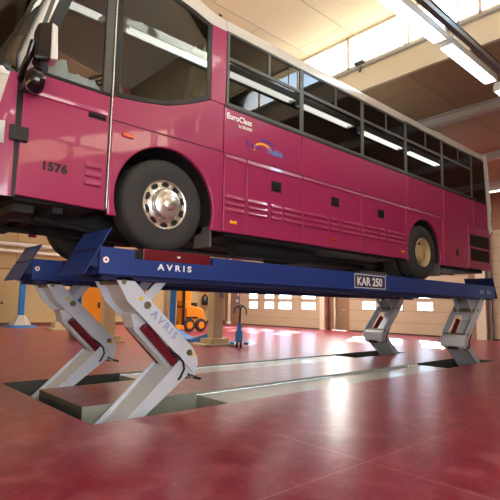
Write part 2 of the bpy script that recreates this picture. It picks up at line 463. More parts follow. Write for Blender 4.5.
# ------------------------------------------------------------------ ceiling with the lantern
c = MB()
ADDED_GLOWS = [(7.2, 8.8), (12.4, 14.0)]      # added, unseen glowing panels that brighten the far half of the low bay
SY0, SY1 = 5.0, 16.0
c.box(XC, XW + .3, YB - .2, SY0, H2, H2 + .06); c.box(XC, XW + .3, SY1, YW + .2, H2, H2 + .06)
sx_ = [XC] + [v for s_ in ADDED_GLOWS for v in s_] + [XW + .3]
for a, b_ in zip(sx_[0::2], sx_[1::2]): c.box(a, b_, SY0, SY1, H2, H2 + .06)
for i, (a, b_) in enumerate(ADDED_GLOWS):
    struct(MB().box(a, b_, SY0, SY1, H2 + .03, H2 + .036).build('window_%d' % (5 + i), M['added_roof_glow']))  # added glow panels set into the ceiling openings
c.box(XB - .2, XL, YB - .2, YW + .2, H2, H2 + .06)
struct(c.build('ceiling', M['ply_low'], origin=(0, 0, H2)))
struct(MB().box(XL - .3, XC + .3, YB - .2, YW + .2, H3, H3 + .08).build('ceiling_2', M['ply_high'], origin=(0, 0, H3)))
struct(MB().box(XC - .03, XC + .05, YB, YW, H2 - .002, H1).build('trim_8', M['ply_fascia']))
struct(MB().box(XL - .05, XL + .03, YB, YW, H2 - .002, H1).build('trim_9', M['ply_fascia']))
c = MB()
for y in (YB, YW): c.box(XL, XC, y - .1, y + .1, H2, H3)
struct(c.build('wall_lantern', M['ply_high']))
n = 2
for xx in (XC, XL):
    gl = struct(MB().box(xx + .005, xx + .011, YB, YW, H1, H3).build('window_%d' % n, M['clear_glass'])); n += 1
    f = MB(); f.box(xx - .02, xx + .04, YB, YW, H1, H1 + .05); f.box(xx - .02, xx + .04, YB, YW, H3 - .04, H3)
    y = -.016 - 1.43 * 6; k = 0
    while y < YW:
        if k % 2: f.box(xx - .02, xx + .04, y - .03, y + .03, H1, H3)
        else:
            f.box(xx - .02, xx + .04, y - .055, y - .02, H1, H3); f.box(xx - .02, xx + .04, y + .02, y + .055, H1, H3)
        y += 1.43; k += 1
    f.build('window_frame', M['post_white'], gl)
# conduit along the sill, with its clamp
cd_ = thing('conduit', (XC - .08, 0, H1 - .06), 'galvanised conduit with a bracket along the sill of the high windows', 'conduit')
MB().cyl((XC - .08, YB + .2, H1 - .07), (XC - .08, YW - .2, H1 - .07), .035).build('pipe_run', M['conduit'], cd_, smooth=True)
b = MB().box(XC - .13, XC - .03, .95, 1.18, H1 - .0, H1 + .05); b.prism([(.98, H1 - .05), (1.14, H1 - .05), (1.06, H1 - .2)], XC - .12, XC - .07, 'x')
b.build('bracket', M['trunk'], cd_)
# steel cross beams under the low ceiling
for i, x in enumerate((7.94, 11.62, 15.0)):
    b = MB(); b.box(x - .10, x + .10, YB, YW, H2 - .22, H2 - .19); b.box(x - .012, x + .012, YB, YW, H2 - .19, H2 - .02); b.box(x - .1, x + .1, YB, YW, H2 - .03, H2 - .001)
    struct(b.build('trim_%d' % (10 + i), M['beam']))

# ------------------------------------------------------------------ lamps
def make_lamp():
    L = thing('ceiling_lamp', (0, 0, 5.16), '', 'ceiling lamp', 'fluorescent lamps in the row beside the bus')
    h = MB(); h.prism([(-.11, .10), (-.08, .16), (.08, .16), (.11, .10), (.11, .0), (.098, 0), (.098, .085), (-.098, .085), (-.098, 0), (-.11, 0)], -.87, .87, 'x')
    h.box(-.87, -.855, -.11, .11, 0, .1); h.box(.855, .87, -.11, .11, 0, .1)
    for q in (h.bm.verts,): bmesh.ops.translate(h.bm, verts=list(q), vec=(0, 0, 5.16))
    h.build('housing', M['lamp_body'], L)
    for y in (-.05, .05):
        MB().cyl((-.775, y, 5.18), (.775, y, 5.18), .03, 14).build('tube', M['tube'], L, smooth=True)
    r = MB()
    for x in (-.6, .6): r.cyl((x, 0, 5.31), (x, 0, 5.45), .012, 8)
    r.build_each('hanger', M['trunk'], L)
    return L
lamp0 = make_lamp()
xs = [-1.0, 1.0, 2.93, 4.83, 6.95, 8.95]
first = True
lbl = ['fluorescent lamp hanging beside the bus cab, first of the row', 'fluorescent lamp of the row hanging beside the first passenger window',
       'fluorescent lamp at the top edge, its near end cut by the frame', 'whole twin tube fluorescent lamp hanging in front of the plywood fascia', 'fluorescent lamp whose end shows at the right edge under the brown ceiling', 'last fluorescent lamp of the row, out past the right edge']
for x, l in zip(xs, lbl):
    L = lamp0 if first else copy_tree(lamp0)
    L.location = (x, -1.5, 5.16); L['label'] = l; first = False
# unseen rows added to brighten the hall
for (y, l, xs2) in ((-6.2, 'fluorescent lamp of the added, unseen row over the bay behind the camera', (-6.5, -4, -1.5)), (12.0, 'fluorescent lamp of the added, unseen row near the yellow long wall', (-4, -1, 2, 5, 8, 11, 14))):
    for x in xs2:
        L = copy_tree(lamp0); L.location = (x, y, 5.16); L['label'] = l; L['group'] = l[17:].replace('of the ', 'lamps of the ')
L = copy_tree(lamp0); L.location = (13.9, 1.55, 5.16); L.rotation_euler = (0, 0, PI / 2 + .0); L['label'] = 'fluorescent lamp hung crosswise before the end wall, beside the bus rear'; del L['group']
# trunking carrying the row, hung from the ceiling
tk = thing('cable_trunking', (2.5, -1.72, 5.24), 'dark grey cable trunking running beside the row of hanging lamps', 'trunking')
b = MB().box(-3.6, 9.8, -1.77, -1.69, 5.21, 5.29); b.build('tray', M['trunk'], tk, bevel=.006)
b = MB()
for x in (-3, -1, 1.9, 3.9, 5.9, 7.9, 9.6): b.cyl((x, -1.73, 5.3), (x, -1.73, H3 if XL < x < XC else H2), .01, 8)
b.build_each('hanger_rod', M['trunk'], tk)
b = MB(); b.tube([(-3.5, -1.735, 5.33), (0, -1.73, 5.32), (3, -1.735, 5.335), (6, -1.73, 5.32), (9.7, -1.735, 5.33)], .028); b.build('cable', M['hose'], tk)
# ------------------------------------------------------------------ the coach
BW = 2.5
bus = thing('bus', (4.0, 1.25, 1.74), 'long pink and white touring coach raised on the blue lift', 'bus')
ZS, ZC, ZB, ZT = 2.06, 3.09, 3.725, 4.76
FW, RW = (0.05, 2.284), (6.02, 2.262)       # wheel centres
AR = .655
def arch_panel(x0, x1, z0, z1, wc):
    h = math.degrees(math.asin((z0 - wc[1]) / AR))
    a = arc(wc[0], wc[1], AR, h, 180 - h, 28)
    return [(x0, z1), (x0, z0)] + a[::-1] + [(x1, z0), (x1, z1)]
G = .006
def panel(name, poly, y0=-.0, y1=.035, m='pink', parent=bus, bevel=.008):
    return MB().prism(poly, y0, y1).build(name, M[m], parent, bevel=bevel)
def rect(x0, x1, z0, z1): return [(x0 + G, z0 + G), (x1 - G, z0 + G), (x1 - G, z1 - G), (x0 + G, z1 - G)]

# lower side: front fender, luggage doors, rear fender
panel('front_fender', arch_panel(-.672, .86 - G, ZS, ZC - G, FW), -.022, bevel=.014)
def louvre(x0, x1, n=3, z0=2.325, z1=2.565, parent=bus, y=-.022):
    b = MB(); st = (z1 - z0) / n
    for k in range(n):
        z = z0 + st * k
        b.prism([(y + .001, z + .005), (y - .024, z + .012), (y - .024, z + .03), (y + .001, z + st - .012)], x0, x1, 'x')
    return b.build('louvre', M['pink'], parent, bevel=.004)
def crease_strip(x0, x1, parent):
    return MB().prism([(-.0215, 3.02), (-.040, 3.026), (-.020, 3.078), (-.018, 3.07)], x0, x1, 'x').build('crease', M['pink'], parent, bevel=.002)
louv = {0: [(.885, 1.21)], 1: [(1.27, 1.63), (1.71, 1.92), (1.97, 2.335)], 2: [(2.39, 2.93), (3.01, 3.21), (3.28, 3.82)], 3: [(3.88, 4.30), (4.36, 4.55), (4.62, 5.26)]}
seams = [.86, 1.245, 2.36, 3.85, 5.30]
hands = {1: 1.81, 2: 3.14, 3: 4.45}
for i in range(4):
    p = panel('luggage_door', rect(seams[i], seams[i + 1], ZS, ZC), -.022, bevel=.014)
    for a, b in louv[i]: louvre(a, b, parent=p)
    crease_strip(seams[i] + .015, seams[i + 1] - .015, p)
    if i in hands:
        x = hands[i]
        hb = MB().box(x - .10, x + .10, -.026, -.02, 2.735, 2.885); hb.box(x - .06, x + .06, -.038, -.024, 2.77, 2.84)
        hb.build('handle', M['black'], p, bevel=.004)
p = panel('rear_fender', arch_panel(5.30 + G, 6.80 - G, ZS, ZC - G, RW), -.022, bevel=.014)
crease_strip(5.32, 6.78, p)
p = panel('engine_flap', rect(6.80, 8.02, ZS, ZC), -.022, bevel=.014)
MB().box(7.36, 7.50, -.028, -.018, 2.31, 2.45).build('handle', M['black'], p, bevel=.004)
p = panel('grille_panel', rect(8.02, 9.22, ZS + .02, ZC), -.022, bevel=.014)
for z0, z1 in ((2.27, 2.55), (2.60, 2.88)):
    b = MB().box(8.1, 9.14, -.027, -.02, z0, z1)
    for k in range(6): b.prism([(-.025, z0 + .02 + k * .043), (-.038, z0 + .015 + k * .043), (-.025, z0 + .045 + k * .043)], 8.12, 9.12, 'x')
    b.build('grille', M['black'], p)
# upper side band between crease and belt
up = [(-.672, ZC + G), (.86 - G, ZC + G), (.86 - G, ZB), (.63, ZB), (.45, 3.635), (.22, 3.535), (.0, 3.455), (-.3, 3.40), (-.66, 3.355), (-.672, 3.355)]
panel('upper_fender', up, 0)
useams = [.86, 2.36, 3.90, 5.40, 6.90, 8.40, 9.2]
for a, b in zip(useams, useams[1:]): panel('side_panel', rect(a, b, ZC, ZB), 0)
panel('window_pillar', rect(.635, .885, ZB, ZT + .0), 0)
MB().box(-.67, 9.2, -.010, .03, ZC - .004, ZC + .004).build('crease_seam', M['black'], bus)
# driver's door
pts = [(-1.57, 2.12), (-.70, 2.10), (-.70, 3.335), (-1.555, 3.335)]
door = panel('driver_door', pts, -.012, .035, bevel=.01)
MB().prism([(-.013, 3.10), (-.026, 3.115), (-.013, 3.16)], -1.55, -.72, 'x').build('crease', M['pink'], door)
louvre(-.935, -.76, 3, 2.32, 2.60, door, -.012)
b = MB().box(-.93, -.74, -.02, -.011, 3.045, 3.105); b.box(-.92, -.75, -.045, -.02, 3.065, 3.09)
b.build('handle', M['black'], door, bevel=.005)
b = MB().box(-1.66, -1.50, -.05, -.01, 2.62, 2.76); b.build('hinge', M['black'], door, bevel=.01)
text('number', '1576', .112, (-1.36, -.0135, 2.405), M['black_ink'], door, sx=1.02, bold=.0065, depth=.001, spacing=1.12)
# door window: frame, pane
wf = [(-1.535, 3.345), (-.70, 3.345), (-.70, 4.99), (-1.10, 4.99)]
def ring(outer, inner, y0, y1):
    b = MB(); n = len(outer)
    o0 = [b.bm.verts.new((p[0], y0, p[1])) for p in outer]; i0 = [b.bm.verts.new((p[0], y0, p[1])) for p in inner]
    o1 = [b.bm.verts.new((p[0], y1, p[1])) for p in outer]; i1 = [b.bm.verts.new((p[0], y1, p[1])) for p in inner]
    for k in range(n):
        j = (k + 1) % n
        b._f([o0[k], o0[j], i0[j], i0[k]]); b._f([o1[j], o1[k], i1[k], i1[j]])
        b._f([o0[k], o1[k], o1[j], o0[j]]); b._f([i0[j], i1[j], i1[k], i0[k]])
    return b
wi = [(-1.46, 3.372), (-.79, 3.372), (-.79, 4.95), (-1.07, 4.95)]
fr = ring(wf, wi, -.004, .03).build('window_frame', M['black'], door, bevel=.004)
MB().prism(wi, .010, .015).build('window_pane', M['cab_glass'], fr)
b = MB().box(-.785, -.70, -.012, -.003, 3.37, 4.98); b.build('rear_stile', M['grey_metal'], fr, bevel=.004)
b = MB(); b.hexa([(-1.50, -.012, 3.62), (-1.46, -.012, 3.62), (-1.145, -.012, 4.9), (-1.185, -.012, 4.9), (-1.50, -.003, 3.62), (-1.46, -.003, 3.62), (-1.145, -.003, 4.9), (-1.185, -.003, 4.9)])
b.build('front_stile', M['grey_metal'], fr)
MB().box(-.704, -.668, -.006, .03, 2.10, 4.98).build('door_gap', M['black'], bus)
MB().box(-.688, -.676, -.02, .0, 2.12, 4.95).build('door_edge_trim', M['chrome'], bus, bevel=.003)
# driver's side window
dw = [(-.662, 3.36), (-.3, 3.405), (0, 3.46), (.22, 3.54), (.45, 3.64), (.632, 3.735), (.632, 4.74), (.40, 4.80), (.08, 4.865), (-.3, 4.94), (-.662, 4.99)]
dc = (0, 4.15)
di = [(dc[0] + (p[0] - dc[0]) * .90, dc[1] + (p[1] - dc[1]) * .92) for p in dw]
fr = ring(dw, di, .002, .03).build('driver_window', M['black'], bus, bevel=.003)
MB().prism(di, .008, .013).build('window_pane', M['cab_glass'], fr)

# passenger windows, one framed bay after another
wx = [.885, 2.35, 3.93, 5.37, 6.87, 8.35, 9.16]
for i, (a, b) in enumerate(zip(wx, wx[1:])):
    last = i == 5
    z0, z1 = ZB + .004, (ZT if i < 3 else ZT + .03)
    f = MB(); sw = .042
    f.box(a, a + sw, -.008, .03, z0, z1)
    if last: f.hexa([(b - sw, -.006, z0), (b, -.006, z0), (b, .03, z0), (b - sw, .03, z0), (b - sw - .10, -.006, z1), (b - .10, -.006, z1), (b - .10, .03, z1), (b - sw - .10, .03, z1)])
    else: f.box(b - sw, b, -.008, .03, z0, z1)
    f.box(a + sw, b - sw, -.006, .03, z0, z0 + .05); f.box(a + sw, b - sw - (.1 if last else 0), -.006, .03, z1 - .035, z1)
    zr = 4.385 + .012 * i
    if not last: f.box(a + sw, b - sw, -.008, .03, zr - .025, zr + .025)
    xm = a + (b - a) * .53
    if not last: f.box(xm - .02, xm + .02, -.006, .03, zr + .025, z1 - .035)
    fo = f.build('side_window', M['grey_metal'] if not last else M['black'], bus, bevel=.004)
    if last:
        MB().prism([(a + sw, z0 + .05), (b - sw, z0 + .05), (b - sw - .09, z1 - .035), (a + sw, z1 - .035)], .006, .012).build('pane', M['dark_glass'], fo)
    else:
        MB().box(a + sw, b - sw, .006, .012, z0 + .05, zr - .025).build('pane', M['dark_glass'], fo)
        MB().box(a + sw, xm - .02, .006, .012, zr + .025, z1 - .035).build('vent_pane', M['dark_glass'], fo)
        MB().box(xm + .02, b - sw, .009, .015, zr + .025, z1 - .035).build('vent_pane', M['dark_glass'], fo)
MB().box(.885, 9.18, -.010, .03, ZB - .022, ZB + .012).build('belt_seal', M['black'], bus, bevel=.004)

# roof
def roof_ring(x, zt, zb, inset=0.0):
    prof = [(0.0 + inset, zb), (.004 + inset, zb + (zt - zb) * .42), (.03 + inset, zb + (zt - zb) * .68), (.10 + inset, zb + (zt - zb) * .86), (.26 + inset, zt - .005), (.6, zt + .025), (1.25, zt + .045)]
    full = prof + [(BW - y, z) for y, z in prof[-2::-1]]
    return [(x, y, z) for y, z in full]
b = MB(); b.loft([roof_ring(.875, 5.0, ZT), roof_ring(6.68, 5.0, ZT + .02), roof_ring(6.72, 5.035, ZT + .02), roof_ring(8.9, 5.035, ZT + .055), roof_ring(9.25, 5.0, ZT + .06)])
b.build('roof', M['silver'], bus, smooth=35)
b = MB(); b.loft([roof_ring(.865, 5.0, ZT - .01), roof_ring(.62, 5.04, 4.745), roof_ring(.38, 5.12, 4.81), roof_ring(.06, 5.17, 4.872), roof_ring(-.3, 5.2, 4.945), roof_ring(-.75, 5.22, 4.995), roof_ring(-1.12, 5.2, 5.0)])
b.build('roof_front', M['silver'], bus, smooth=35)

# front: plan curve of the nose at a height, s from 0 (near side) to 1 (far side)
def nose_x0(z): return -1.585 if z < 3.3 else -1.585 - .06 + (z - 3.3) * .305 if z < 3.32 else -1.645 + (z - 3.3) * .305
def nose(s, z, off=0.0):
    th = PI * s
    n = 2.55
    D = .46 if z < 3.3 else .46 + .02 * (z - 3.3)
    c, si = math.cos(th), math.sin(th)
    y = 1.25 - (1.25 + off) * math.copysign(abs(c) ** (2 / n), c)
    x = nose_x0(z) - (D + off) * abs(si) ** (2 / n)
    return (x, y, z)
def nose_patch(name, m, zs, s0, s1, n, off=0.0, parent=bus, thick=.02):
    """s0, s1 may be functions of z"""
    f0 = s0 if callable(s0) else (lambda z: s0); f1 = s1 if callable(s1) else (lambda z: s1)
    b = MB()
    out = [[nose(f0(z) + (f1(z) - f0(z)) * k / n, z, off) for k in range(n + 1)] for z in zs]
    inn = [[nose(f0(z) + (f1(z) - f0(z)) * k / n, z, off - thick) for k in range(n + 1)] for z in zs]
    rings = [o + i[::-1] for o, i in zip(out, inn)]
    b.loft(rings)
    return b.build(name, M[m], parent, smooth=35)
zl = [2.10, 2.16, 2.4, 2.65, 2.85, 3.0, 3.15, 3.28]
sc = lambda z: .10 if z < 2.8 else .10 - .055 * (z - 2.8) / .48
nose_patch('front_corner', 'pink', zl, .0012, sc, 10)
nose_patch('front_corner', 'pink', zl, lambda z: 1 - sc(z), .9988, 10)
nose_patch('front_mask', 'silver', zl, sc, lambda z: 1 - sc(z), 40, -.004)
nose_patch('front_bumper', 'pink', [2.08, 2.10, 2.30, 2.42, 2.44], .085, .915, 50, .03)
b = MB()
hl = nose_patch('headlight', 'headlamp', [2.58, 2.62, 2.70, 2.76, 2.79], .05, .12, 10, .012)
nose_patch('headlight', 'headlamp', [2.58, 2.62, 2.70, 2.76, 2.79], .88, .95, 10, .012)
# windscreen and its white pillars
zw = [3.29, 3.45, 3.7, 4.0, 4.3, 4.6, 4.9, 5.02]
pw = lambda z: .012 if z > 3.6 else .012 + .03 * (3.6 - z)
ws = nose_patch('windscreen', 'shield_glass', zw, .016, .984, 60, -.004, thick=.006)
nose_patch('screen_border', 'black', zw, .0135, .019, 2, .004, ws); nose_patch('screen_border', 'black', zw, .981, .9865, 2, .004, ws)
nose_patch('screen_border', 'black', [3.28, 3.30, 3.36], .016, .984, 50, .003, ws)
def pillar(side):
    b = MB(); rings = []
    for z in zw:
        xa = nose_x0(z) ; w = .085 if z > 3.5 else .085 + .16 * (3.5 - z)
        y0 = -.006
        if side:
            rings.append([(xa + .001, BW - y0, z), (xa + w, BW - y0, z), (xa + w, BW - .05, z), (xa - .03, BW - .06, z)])
        else:
            rings.append([(xa - .008, y0 + .012, z), (xa + .02, y0, z), (xa + w, y0, z), (xa + w, .05, z), (xa - .03, .06, z)])
    b.loft(rings); return b.build('screen_pillar', M['silver'], bus, smooth=50)
pillar(0); pillar(1)
MB().loft([[(nose_x0(z) + .07, .006, z), (nose_x0(z) + .20, .006, z), (nose_x0(z) + .20, .05, z), (nose_x0(z) + .07, .05, z)] for z in zw]).build('door_post', M['black'], bus)
MB().prism([(-1.60, 2.10), (-1.565, 2.10), (-1.555, 3.33), (-1.62, 3.33)], .0, .03).build('door_seam', M['black'], bus)
nose_patch('scuttle', 'silver', [3.24, 3.30], .048, .952, 40, .010)

# rear: rounded corners, closing wall, white pillar by the last window
def tail(s, z, off=0.0):
    th = PI * s; c, si = math.cos(th), math.sin(th); n = 3.0
    y = 1.25 - (1.25 + off) * math.copysign(abs(c) ** (2 / n), c)
    x = (9.2 if z < 2.98 else 9.36 - .1 * max(0, z - 3.72)) + (.30 - .0 + (-.20 * max(0, (2.6 - z) / .55) ** 1.5 if z < 2.6 else 0) - (.10 * (z - 3.7) if z > 3.7 else 0) + off) * abs(si) ** (2 / n)
    return (x, y, z)
def tail_patch(name, m, zs, s0, s1, n, off=0.0):
    b = MB()
    b.loft([[tail(s0 + (s1 - s0) * k / n, z, off) for k in range(n + 1)] + [tail(s0 + (s1 - s0) * k / n, z, off - .03) for k in range(n, -1, -1)] for z in zs])
    return b.build(name, M[m], bus, smooth=35)
tail_patch('rear_panel', 'pink', [2.10, 2.18, 2.3, 2.45, 2.6, 2.9, 3.06], .001, .999, 48, .020)
tail_patch('rear_upper_panel', 'pink', [3.07, 3.3, 3.55, 3.72], .001, .999, 48)
tail_patch('rear_pillar', 'silver', [2.98, 3.3, 3.72, 4.1, 4.5, 4.8, 4.95], .0, .10, 12, .010)
MB().prism([(9.18, ZB - .01), (9.235, 3.55), (9.235, 2.98), (9.40, 2.98), (9.40, ZB), (9.27, 4.95), (9.02, 4.95), (9.07, ZT + .05)], -.002, .03).build('rear_pillar', M['silver'], bus)
tail_patch('rear_pillar', 'silver', [2.98, 3.3, 3.72, 4.1, 4.5, 4.8, 4.95], .90, .988, 10, .008)
tail_patch('rear_window', 'dark_glass', [3.73, 4.1, 4.5, 4.82], .09, .91, 30, -.002)
tail_patch('rear_header', 'silver', [4.80, 4.9, 5.0], .001, .999, 48)
for z in (3.24, 3.42):
    tail_patch('rear_lamp', 'black', [z, z + .02, z + .12, z + .14], .006, .03, 4, .012)

# side lamps and emblems
for x, z, m in ((1.03, 2.20, 'amber'), (3.09, 2.20, 'orange_lens'), (5.16, 2.20, 'amber')):
    b = MB().box(x - .055, x + .055, -.04, -.02, z - .022, z + .022); b.build('side_lamp', M[m], bus, bevel=.012)
b = MB().box(-.555, -.42, -.042, -.02, 2.93, 2.985); b.build('turn_lamp', M['orange_lens'], bus, bevel=.01)
text('emblem', 'EuroClass', .108, (.905, -.002, 3.57), M['white_ink'], bus, sx=1.0, bold=.003, depth=.001)
text('emblem', 'by ORLANDI', .058, (1.11, -.002, 3.495), M['white_ink'], bus, sx=.74, bold=.0015, depth=.001)
text('logo', 'Team', .115, (1.225, -.0045, 3.275), M['purple_ink'], bus, sx=1.0, bold=.003, depth=.001)
text('logo', 'Trafikk', .115, (1.625, -.0045, 3.262), M['sky_ink'], bus, sx=.98, bold=.003, depth=.001)
def band(cx, cz, r, w0, w1, a0, a1, m, sy=.62):
    b = MB(); n = 20; up_, lo = [], []
    for k in range(n + 1):
        a = math.radians(a0 + (a1 - a0) * k / n); w = w0 + (w1 - w0) * math.sin(PI * k / n)
        up_.append((cx + (r + w) * math.cos(a), cz + (r + w) * math.sin(a) * sy)); lo.append((cx + (r - w) * math.cos(a), cz + (r - w) * math.sin(a) * sy))
    A = [b.bm.verts.new((x, -.0035, z)) for x, z in up_]; B = [b.bm.verts.new((x, -.0035, z)) for x, z in lo]
    for k in range(n): b._f([A[k], A[k + 1], B[k + 1], B[k]])
    r_ = bmesh.ops.extrude_face_region(b.bm, geom=b.bm.faces[:])
    bmesh.ops.translate(b.bm, verts=[v for v in r_['geom'] if isinstance(v, bmesh.types.BMVert)], vec=(0, .003, 0))
    return b.build('logo', M[m], bus)
band(1.565, 3.27, .165, .008, .024, 12, 192, 'gold_ink', .62)
band(1.61, 3.33, .165, .004, .022, 18, 132, 'navy_ink', .6)

# inner body: dark floor, wheel boxes, ceiling
b = MB()
b.box(-1.5, 9.2, .05, BW - .05, 3.0, 3.06)
for x0, x1 in ((-1.45, -.66), (.80, 5.33), (6.74, 9.15)):
    b.box(x0, x1, .045, BW - .045, 2.13 if x0 > 0 else 2.24, 3.0)
b.box(-.66, .80, .95, 1.55, 2.35, 3.0); b.box(5.33, 6.74, .95, 1.55, 2.35, 3.0)
b.box(.78, .82, .05, BW - .05, 3.06, 4.98)
b.box(.82, 9.1, .05, BW - .05, 3.06, 4.75)
b.build('inner_body', M['interior'], bus)
b = MB().box(-1.45, -.9, .06, BW - .06, 3.06, 3.30); b.hexa([(-1.62, .15, 3.28), (-1.62, BW - .15, 3.28), (-1.0, BW - .06, 3.28), (-1.0, .06, 3.28), (-1.60, .15, 3.33), (-1.60, BW - .15, 3.33), (-1.0, BW - .06, 3.36), (-1.0, .06, 3.36)])
b.build('dashboard', M['interior'], bus, bevel=.02)
b = MB(); b.box(.05, .55, .35, .85, 3.06, 3.55); b.hexa([(.05, .35, 3.55), (.6, .35, 3.55), (.6, .85, 3.55), (.05, .85, 3.55), (.0, .35, 3.66), (.6, .35, 3.66), (.6, .85, 3.66), (.0, .85, 3.66)])
b.hexa([(.45, .36, 3.62), (.62, .36, 3.62), (.62, .84, 3.62), (.45, .84, 3.62), (.60, .40, 4.35), (.70, .40, 4.35), (.70, .80, 4.35), (.60, .80, 4.35)])
b.build('driver_seat', M['interior'], bus, bevel=.04)
b = MB(); c0 = Vector((-.62, .62, 3.75)); ax = Vector((-.45, 0, .9)).normalized(); u = Vector((0, 1, 0)); v = ax.cross(u)
b.tube([tuple(c0 + (u * math.cos(2 * PI * k / 24) + v * math.sin(2 * PI * k / 24)) * .23) for k in range(25)], .016, 8); b.cyl(c0, c0 - ax * .4, .03, 10)
for k in range(3): b.cyl(c0, c0 + (u * math.cos(2.1 * k) + v * math.sin(2.1 * k)) * .23, .012, 8)
b.build('steering_wheel', M['black'], bus, smooth=True)

# underside: rails, axles, tanks, shields
b = MB()
for y in (.78, 1.62): b.box(-1.4, 9.0, y, y + .09, 2.0, 2.2)
b.box(-1.55, -.75, .12, BW - .12, 2.10, 2.25); b.box(-1.5, -1.3, .3, 2.2, 2.02, 2.12)
for x in (-1.1, .75, 5.2, 6.85): b.box(x - .05, x + .05, .2, 2.3, 2.04, 2.16)
b.box(1.0, 5.1, .10, BW - .10, 2.04, 2.14)
b.box(6.9, 9.0, .10, BW - .10, 2.02, 2.14)
b.build_each('chassis_member', M['under'], bus)
b = MB(); b.cyl((FW[0], .3, FW[1]), (FW[0], BW - .3, FW[1]), .09, 16); b.box(FW[0] - .08, FW[0] + .08, .5, 2.0, 2.1, 2.26); b.cyl((FW[0] + .3, .45, 2.18), (FW[0] + .3, 2.05, 2.18), .03, 10)
b.build('front_axle', M['under'], bus)
b = MB(); b.cyl((RW[0], .3, RW[1]), (RW[0], BW - .3, RW[1]), .12, 16); b.lathe([(.05, -.2), (.26, -.1), (.3, 0), (.26, .1), (.05, .2)], (RW[0], 1.25, RW[1]), 24)
b.build('rear_axle', M['under'], bus)
b = MB(); b.cyl((1.5, .55, 1.98), (3.2, .55, 1.98), .13, 18); b.build('air_tank', M['under'], bus, smooth=50)
b = MB(); b.box(3.4, 4.9, .9, 1.9, 1.90, 2.08); b.build('fuel_tank', M['under'], bus, bevel=.04)
b = MB(); b.tube([(.6, 1.0, 2.05), (-.4, .75, 1.98), (-1.2, .6, 2.03)], .03); b.tube([(-.3, 1.8, 2.0), (-1.3, 1.5, 2.04)], .025); b.build_each('steering_rod', M['under'], bus)
# arch liners
for wc, x0, x1 in ((FW, -.66, .8), (RW, 5.33, 6.74)):
    for y0, y1 in ((.036, .95), (1.55, BW - .036)):
        b = MB(); a = arc(wc[0], wc[1], AR + .004, -14, 194, 30); o2 = arc(wc[0], wc[1], AR + .02, -14, 194, 30)
        b.prism(a + o2[::-1], y0, y1); b.build('wheel_arch', M['under'], bus, smooth=40)
MB().box(.70, .73, .03, .36, 1.86, 2.12).build('mud_flap', M['grey_flap'], bus)
MB().box(6.70, 6.73, .03, .70, 1.84, 2.12).build('mud_flap', M['grey_flap'], bus)

# wheels
TR = .543
def tyre_prof(w): return [(.275, .0), (.30, -.012), (.36, -.022), (.44, -.022), (.50, -.008), (.528, .018), (TR - .003, .05), (TR, .09), (TR, w - .09), (TR - .003, w - .05), (.528, w - .018), (.47, w + .01), (.36, w + .01), (.28, w)]
def wheel(name, x, z, y0, style, flip=False, dual=False):
    t = MB().lathe(tyre_prof(.285), (x, y0 + .03, z), 72)
    if dual:
        t2 = MB().lathe(tyre_prof(.285), (x, y0 + .37, z), 72)
        if flip:
            for v in t2.bm.verts: v.co.y = BW - v.co.y
        t2.build('inner_wheel', M['tyre'], bus, smooth=35)
    r = MB(); c = (x, y0, z)
    if style == 'front':
        r.lathe([(.285, .03), (.29, .015), (.282, .006), (.268, .012), (.262, .03), (.215, .028), (.185, .008), (.178, -.03), (.165, -.055), (.13, -.072), (.085, -.078), (.08, -.105), (.06, -.118), (.0005, -.122)], c, 60)
        holes = (10, .236, .028, .048, .0215)
    else:
        r.lathe([(.285, .03), (.29, .012), (.28, .004), (.268, .012), (.255, .05), (.245, .10), (.235, .135), (.17, .14), (.155, .12), (.15, .07), (.12, .05), (.10, .04), (.0005, .038)], c, 60)
        holes = (8, .208, .022, .034, .130)
    r.mi = 1
    n, hr, a_, b_, yo = holes
    for k in range(n):
        th = 2 * PI * (k + .5) / n
        ring = []
        for q in range(14):
            p = 2 * PI * q / 14
            rr, tt = hr + a_ * math.cos(p), b_ * math.sin(p)
            ring.append((x + rr * math.cos(th) - tt * math.sin(th), y0 + yo, z + rr * math.sin(th) + tt * math.cos(th)))
        r.loft([ring, [(q[0], q[1] + .012, q[2]) for q in ring]])
    r.mi = 0
    for k in range(10):
        th = 2 * PI * k / 10
        if style != 'front': r.cyl((x + .13 * math.cos(th), y0 + .06, z + .13 * math.sin(th)), (x + .13 * math.cos(th), y0 + .02, z + .13 * math.sin(th)), .014, 8)
    if flip:
        for q in (t, r):
            for v in q.bm.verts: v.co.y = BW - v.co.y
    o = t.build('wheel', M['tyre'], bus, smooth=35)
    r.build('rim', [M['chrome' if style == 'front' else 'rim_gold'], M['black']], o, smooth=30)
    return o
wheel('wheel', FW[0], FW[1], .015, 'front'); wheel('wheel', FW[0], FW[1], .015, 'front', True)
wheel('wheel', RW[0], RW[1], .015, 'rear', False, True); wheel('wheel', RW[0], RW[1], .015, 'rear', True, True)

# far side of the body, same make
b = MB()
for poly in (arch_panel(-.672, .86, ZS, ZC, FW), rect(.86, 5.30, ZS, ZC), arch_panel(5.3, 6.8, ZS, ZC, RW), rect(6.8, 9.2, ZS, ZC), [(-1.57, 2.1), (-.68, 2.1), (-.68, 3.33), (-1.57, 3.33)], rect(-.672, 9.2, ZC, ZB), rect(.635, .885, ZB, ZT)):
    b.prism(poly, BW - .035, BW)
b.build('far_side_panel', M['pink'], bus)
b = MB().prism([(.89, ZB), (9.16, ZB), (9.16, ZT + .05), (.89, ZT)], BW - .03, BW - .005); b.build('far_side_glass', M['dark_glass'], bus)
b = MB().prism([(-1.5, 3.35), (-.3, 3.40), (.63, 3.735), (.63, 4.74), (-.66, 4.98), (-1.08, 4.98)], BW - .03, BW - .02); b.build('far_cab_glass', M['cab_glass'], bus)

